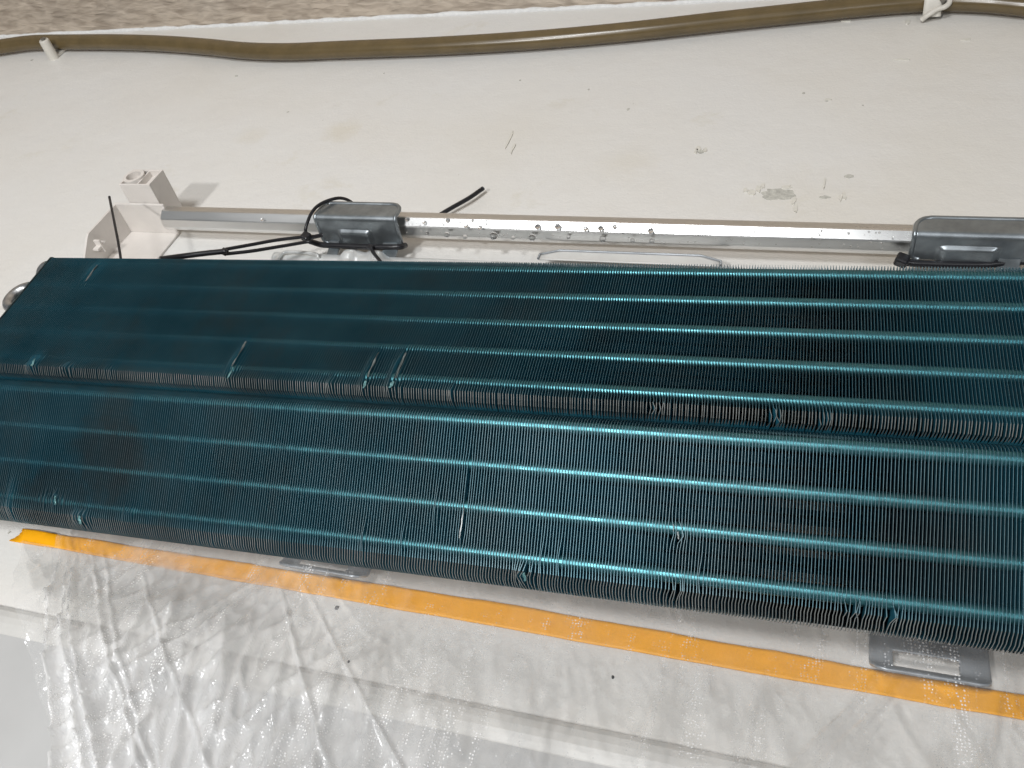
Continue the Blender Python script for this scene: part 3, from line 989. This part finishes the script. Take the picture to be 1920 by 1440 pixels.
# places where fins have been knocked: (x, s, radius x, radius s, push mm, jumble)
DENT_U, DENT_L = [], []
for (u, v, rx, rs, A, jm) in ((440, 680, 3.5, 16, -2.6, 0.1), (690, 700, 2.6, 14, -2.4, 0.2), (742, 700, 3.2, 15, -2.8, 0.3), (60, 682, 4, 6, -3, 0.6),
                              (120, 690, 5, 4, -1.6, 0.6), (845, 735, 2, 5, -1.2, 0.2), (620, 715, 2, 5, -1.4, 0.2), (205, 690, 3, 5, -1.2, 0.4),
                              (1450, 782, 3, 6, 0.9, 0.8), (1545, 790, 2.5, 5, 0.8, 0.7), (1225, 760, 3, 6, 0.9, 0.7), (170, 515, 7, 11, -2.6, 0.1)):
    x, s = coil_ray(u, v, 'U'); DENT_U.append((x, s, rx, rs, A, jm))
for (u, v, rx, rs, A, jm) in ((1268, 1000, 3.0, 4, 1.6, 0.8), (985, 1078, 4, 4, -1.6, 1.0), (1262, 1100, 4, 4, 1.6, 0.9), (1600, 1138, 5, 4, 2.0, 0.9),
                              (1672, 1150, 4, 4, 1.8, 0.9), (150, 972, 6, 4, -2.4, 0.8), (240, 962, 4, 3, -1.8, 0.6), (100, 935, 8, 4, -1.6, 0.7),
                              (1018, 1050, 1.2, 7, -1.0, 0.0), (1050, 1050, 1.2, 7, -1.0, 0.0), (682, 1005, 1.2, 6, -1.0, 0.0), (757, 1010, 1.2, 7, -1.0, 0.0),
                              (20, 935, 4, 12, -2.0, 0.3), (1315, 1080, 1.2, 6, -0.9, 0.0), (820, 955, 1.4, 9, -0.9, 0.0)):
    x, s = coil_ray(u, v, 'L'); DENT_L.append((x, s, rx, rs, A, jm))
CR = [coil_ray(880, 855, 'L'), coil_ray(874, 930, 'L'), coil_ray(866, 1010, 'L')]     # the open split between two fins
crs, crx = [c[1] for c in CR], [c[0] for c in CR]

def lateral(x, S, which, k):
    """sideways bend (mm) of fin k at x along its front line"""
    S = np.asarray(S, float)
    r = np.random.default_rng(1000 + k + (0 if which == 'U' else 5000))
    d = np.full(S.shape, r.normal(0, 0.035))
    for i, s in enumerate(S):
        d[i] += 0.10 * noise.noise((x * 0.02, s * 0.045, 1.0 if which == 'U' else 4.0)) + 0.09 * noise.noise((x * 0.35, s * 0.09, 7.7))
    if which == 'U':
        d += 0.35 * sstep(-262, -250, S) + r.normal(0, 0.13) * sstep(-256, -249, S)
        d += (-1.9 + r.normal(0, 0.12)) * sstep(-246.5, -235, S)
        d += (r.normal(0, 0.06)) * sstep(-344, -348, S)
    else:
        lean = -0.5 - 0.9 * sstep(-40, 100, x) + 1.0 * sstep(-150, -330, x)
        d += (lean + r.normal(0, 0.12)) * sstep(33, 43.3, S) + 0.25 * np.sin((S - 30) * 0.7 + x * 0.01) * sstep(30, 35, S)
        c = np.interp(S, crs, crx)
        g = np.exp(-((x - c) / 2.4) ** 2) * sstep(crs[0] - 4, crs[0] + 4, S) * (1 - sstep(crs[2] - 2, crs[2] + 3, S))
        d += np.where(x > c, 0.6, -0.5) * g
    for X0, S0, rx, rs, A, jm in (DENT_U if which == 'U' else DENT_L):
        if abs(x - X0) < 3.2 * rx:
            w = np.exp(-((x - X0) / rx) ** 2 - ((S - S0) / rs) ** 2)
            d += A * w * (1 + jm * r.normal(0, 0.8)) + jm * w * r.normal(0, 0.7, S.shape)
    return d

YAW = 0.028
def fin_geom(x, which, k):
    F, B, S = (frontU, backU, sU) if which == 'U' else (frontL, backL, sL)
    n = len(S)
    bare = -250.8 if which == 'U' else 34.2
    d = lateral(x, S, which, k)
    M_ = F + 0.27 * (B - F)
    V = []
    t0_ = 0.07 if which == 'U' else 0.095
    thk = t0_ + (0.10 if which == 'U' else 0.09) * sstep(bare - 2.5, bare + 0.5, S)
    for sg in (-1, 1):
        for L, wgt, dep in ((F, 1.0, 0.0), (M_, 0.35, 6.3), (B, 0.0, 23.0)):
            for i in range(n):
                y, z = HV(L[i][0], L[i][1])
                V.append(((x + sg * (thk[i] if wgt == 1.0 else 0.06) + d[i] * wgt + YAW * dep) * 1e-3, y, z))
    Fc, Mi = [], []
    o2 = 3 * n
    for i in range(n - 1):
        Fc.append((i, i + 1, o2 + i + 1, o2 + i)); Mi.append(2 if S[i] >= bare else 1)
        for l in range(2):
            a = l * n + i
            Fc.append((a, a + n, a + n + 1, a + 1)); Mi.append(0)
            a += o2
            Fc.append((a, a + 1, a + n + 1, a + n)); Mi.append(0)
    # slit strips pushed out of the sheet between the tubes
    T = SU if which == 'U' else SL
    fn = pu if which == 'U' else pl_
    for q in range(len(T) - 1):
        for (s0, s1) in ((T[q] + 4.6, T[q] + 9.7), (T[q] + 11.3, T[q] + 16.4)):
            dd = float(np.interp(0.5 * (s0 + s1), S, d))
            for (d0, d1, of0, of1) in ((1.6, 3.8, 0.20, 0.62), (6.0, 8.4, 0.25, 0.62)):
                wgt = 1 - 0.65 * (d0 / 6.0)
                b0 = len(V)
                for (s, de, off) in ((s0, d0, of0), (s1, d0, of0), (s1, d1, of1), (s0, d1, of1)):
                    y, z = HV(*fn(s, de))
                    V.append(((x + off + dd * wgt + YAW * de) * 1e-3, y, z))
                Fc.append((b0, b0 + 1, b0 + 2, b0 + 3)); Mi.append(0)
    return V, Fc, Mi

xs_fin = np.arange(XL + 1.2, XR, PITCH)
shown = [x for x in xs_fin if -107.5 < x < 107.0]        # the fins nearest the lens: one object each
for which in ('U', 'L'):
    VV, FF, MM = [], [], []
    for k, x in enumerate(xs_fin):
        V, Fc, Mi = fin_geom(x, which, k)
        if -107.5 < x < 107.0:
            mesh_obj('fin', V, Fc, [M_SIDE, M_EDGE, M_BARE], coil, False, Mi)
        else:
            o = len(VV)
            VV += V
            FF += [tuple(i + o for i in f) for f in Fc]
            MM += Mi
    o = mesh_obj('fin_bank', VV, FF, [M_SIDE, M_EDGE, M_BARE], coil, False, MM)
    o['kind'] = 'stuff'
    o['label'] = ('upper' if which == 'U' else 'lower') + ' bank of thin teal fins beyond the nearest ones'
# unseen rear bank, added behind the upper one to block light
def ND(Nn, Dn, p=math.radians(43)):
    return np.array([math.cos(p) * Nn - math.sin(p) * Dn, math.sin(p) * Nn + math.cos(p) * Dn])
r0, r1 = ND(319, -386), ND(366, -284)
r2, r3 = r0 + ND(17, 10), r1 + ND(14, 9)
VV, FF, MM = [], [], []
for x in np.arange(XL + 1.2, XR, PITCH):
    o = len(VV)
    for side in (-0.08, 0.08):
        for q, sh in ((r0, 0), (r1, 0), (r3, 4.5), (r2, 4.5)):
            VV.append(((x + side + sh) * 1e-3, *HV(*q)))
    FF += [(o, o + 1, o + 2, o + 3), (o + 7, o + 6, o + 5, o + 4), (o, o + 4, o + 5, o + 1), (o + 3, o + 2, o + 6, o + 7)]
    MM += [0, 0, 0, 0]
o = mesh_obj('unseen_rear_fins', VV, FF, [M_SIDE, M_EDGE], coil, False, MM)
o['kind'] = 'stuff'

def tube_line(c, mat=M_TUBE, r=TR):
    bm = bmesh.new()
    y, z = HV(*c)
    add_tube(bm, [((XL - 3) * 1e-3, y, z), (XR * 1e-3, y, z)], circ(r * 1e-3, 20), False)
    return bm_obj('tube', bm, mat, coil, True)
tubeU = [(DU + TR) * nU + s * uU for s in SU]
tubeL = [(DL + TR) * nL + s * uL for s in SL]
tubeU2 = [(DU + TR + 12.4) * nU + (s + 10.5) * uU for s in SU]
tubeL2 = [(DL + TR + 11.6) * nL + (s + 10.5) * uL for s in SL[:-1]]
for c in tubeU + tubeL:
    tube_line(c)
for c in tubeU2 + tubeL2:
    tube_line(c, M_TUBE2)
bm = bmesh.new()  # added dark strip, blocks the bright wall behind the lower fin ends
q = [pl_(27, 22.6), pl_(43.2, 22.6), pl_(43.2, 25.5), pl_(27, 25.5)]
va = [bm.verts.new((XL * 1e-3, *HV(*p_))) for p_ in q]
vb = [bm.verts.new((XR * 1e-3, *HV(*p_))) for p_ in q]
bm.faces.new(va); bm.faces.new(list(reversed(vb)))
for i in range(4):
    bm.faces.new((va[i], vb[i], vb[(i + 1) % 4], va[(i + 1) % 4]))
bmesh.ops.recalc_face_normals(bm, faces=bm.faces)
bm_obj('blocker_strip', bm, M_BLOCKER, coil)
bm = bmesh.new()  # added unseen cap, keeps light out from between the banks
q = [pu(-349.6, 9.0), r2, r2 + np.array([0.3, 2.0]), pu(-347.8, 9.6)]
va = [bm.verts.new((XL * 1e-3, *HV(*p_))) for p_ in q]
vb = [bm.verts.new((XR * 1e-3, *HV(*p_))) for p_ in q]
bm.faces.new(va); bm.faces.new(list(reversed(vb)))
for i in range(4):
    bm.faces.new((va[i], vb[i], vb[(i + 1) % 4], va[(i + 1) % 4]))
bmesh.ops.recalc_face_normals(bm, faces=bm.faces)
bm_obj('blocker_strip', bm, M_BLOCKER, coil)
# left end plate and its return bends
def plate_poly(F, B, grow=0.8):
    c = 0.5 * (F.mean(0) + B.mean(0))
    poly = list(F) + list(B[::-1])
    return [c + (p - c) * (1 + grow * 0.012) for p in poly]
ends = []
for F, B in ((frontU, backU), (frontL, backL)):
    poly = plate_poly(F, B)
    n = len(poly)
    V = [((XL - 0.6) * 1e-3, *HV(*p)) for p in poly] + [((XL + 0.4) * 1e-3, *HV(*p)) for p in poly]
    FF = [tuple(range(n)), tuple(range(2 * n - 1, n - 1, -1))] + [(i, (i + 1) % n, n + (i + 1) % n, n + i) for i in range(n)]
    ends.append(mesh_obj('end_plate', V, FF, M_PLATE, coil))
def bend(a, b_, plate):
    a, b_ = np.array(a), np.array(b_)
    c = 0.5 * (a + b_); h = 0.5 * (b_ - a); r = np.linalg.norm(h)
    pts = []
    for i in range(15):
        t = math.pi * i / 14
        q = c - h * math.cos(t)
        y, z = HV(*q)
        pts.append(((XL - 2 - 0.95 * r * math.sin(t)) * 1e-3, y, z))
    bm = bmesh.new()
    add_tube(bm, pts, circ(TR * 1.02e-3, 12))
    bm_obj('return_bend', bm, M_BEND, plate, True)
for a_b in ((tubeU[1], tubeU[2]), (tubeU[0], tubeU2[0]), (tubeU[3], tubeU[4])):
    bend(*a_b, ends[0])
for a_b in ((tubeL[0], tubeL[1]), (tubeL[2], tubeL[3])):
    bend(*a_b, ends[1])

# torn and crumpled scraps of fin
def scrap(u, v, which, L, W, ang, seed):
    x, s = coil_ray(u, v, which)
    fn = pu if which == 'U' else pl_
    r = random.Random(seed)
    bm = bmesh.new()
    g = []
    for i in range(6):
        row = []
        for j in range(4):
            a, c = (i / 5 - 0.5) * L, (j / 3 - 0.5) * W * 0.7 * (1 - 0.6 * abs(i / 5 - 0.5))
            xx = x + a * math.sin(ang) + c * math.cos(ang) + r.uniform(-.2, .2)
            ss = s + a * math.cos(ang) - c * math.sin(ang) + r.uniform(-.2, .2)
            y, z = HV(*fn(ss, -0.5 + r.uniform(-0.5, 0.6)))
            row.append(bm.verts.new((xx * 1e-3, y, z)))
        g.append(row)
    for i in range(5):
        for j in range(3):
            bm.faces.new((g[i][j], g[i + 1][j], g[i + 1][j + 1], g[i][j + 1]))
    bm_obj('torn_scrap', bm, M_SLIVER if W < 1 else M_FOLD if L > 14 else M_TORN, coil)
for k, a in enumerate(((684, 722, 'U', 5, 2.4, 0.1), (735, 722, 'U', 4.5, 3, -0.2), (63, 680, 'U', 6, 2.2, 0.2), (432, 700, 'U', 9, 1.5, 0.05), (449, 664, 'U', 19, 1.7, 0.0), (700, 684, 'U', 18, 1.5, 0.0), (751, 686, 'U', 18, 1.9, 0.0), (172, 513, 'U', 15, 1.6, 0.0),
                       (1272, 1004, 'L', 3.2, 0.8, 0.15), (1263, 990, 'L', 3.0, 0.5, 0.1), (866, 980, 'L', 15, 0.6, -0.05),
                       (984, 1082, 'L', 4, 2.2, 0.3), (105, 938, 'L', 5, 1.6, 0.2), (150, 975, 'L', 5, 3, 0.4))):
    scrap(*a, seed=k)

# ------------------------------------------------------------------ water
def drop_mesh(name, r, sq, hang):
    bm = bmesh.new()
    bmesh.ops.create_icosphere(bm, subdivisions=3, radius=r)
    for v_ in bm.verts:
        v_.co.y *= sq
        if v_.co.z < 0:
            v_.co.z *= hang
    me = bpy.data.meshes.new(name)
    bm.to_mesh(me); bm.free()
    me.materials.append(M_WATER)
    me.polygons.foreach_set('use_smooth', [True] * len(me.polygons))
    return me
dm = drop_mesh('hanging_drop', 0.0021, 1.0, 1.15)
def drop(u, v, y, s, label, grp, me=dm):
    o = bpy.data.objects.new('water_drop', me)
    link(o)
    o.location = [float(c) for c in at(u, v, y)]
    o.scale = (s, s, s)
    return tag(o, label, 'water drop', grp)
for (u, v, s) in ((926, 444, 1.35), (998, 447, 1.2), (1066, 446, .75), (1130, 450, 1.1), (838, 442, 1.0), (872, 446, .8), (1186, 453, .8), (1222, 454, .9), (962, 448, .7), (800, 439, .7)):
    drop(u, v - 2, -0.0225, s, 'clear water drop hanging from the underside of the pole', 'drops hanging under the pole')
dm2 = drop_mesh('clinging_drop', 0.0019, 0.55, 1.5)
for (u, v, s) in ((1008, 424, 1.1), (1046, 424, 1.15), (1098, 428, 1.0), (1126, 427, 1.05), (1152, 424, .8), (1220, 432, 1.1), (764, 410, .9), (795, 416, .7), (840, 412, .9), (874, 423, .8), (900, 426, .8), (886, 413, .5), (492, 411, .7)):
    drop(u, v, -0.0290, s, 'clear water drop clinging to the front facet of the pole', 'drops on the front of the pole', dm2)
# fine beads on pole and sheets: too many to count
bm = bmesh.new()
def bead(c, r):
    bmesh.ops.create_icosphere(bm, subdivisions=1, radius=r, matrix=Matrix.Translation(Vector([float(q) for q in c])) @ Matrix.Diagonal((1, .6, 1, 1)))
for k in range(150):
    u = random.uniform(760, 1690); v = 405 + (u - 760) * 0.027 + random.uniform(2, 38)
    bead(at(u, v, -0.0288 if v < 430 + (u - 760) * .027 else -0.0265), random.uniform(0.0003, 0.0008))
o = bm_obj('water_beads', bm, M_WATER, None, True)
o['kind'] = 'stuff'; o['label'] = 'fine beads of water sprinkled over the pole'; o['category'] = 'water'
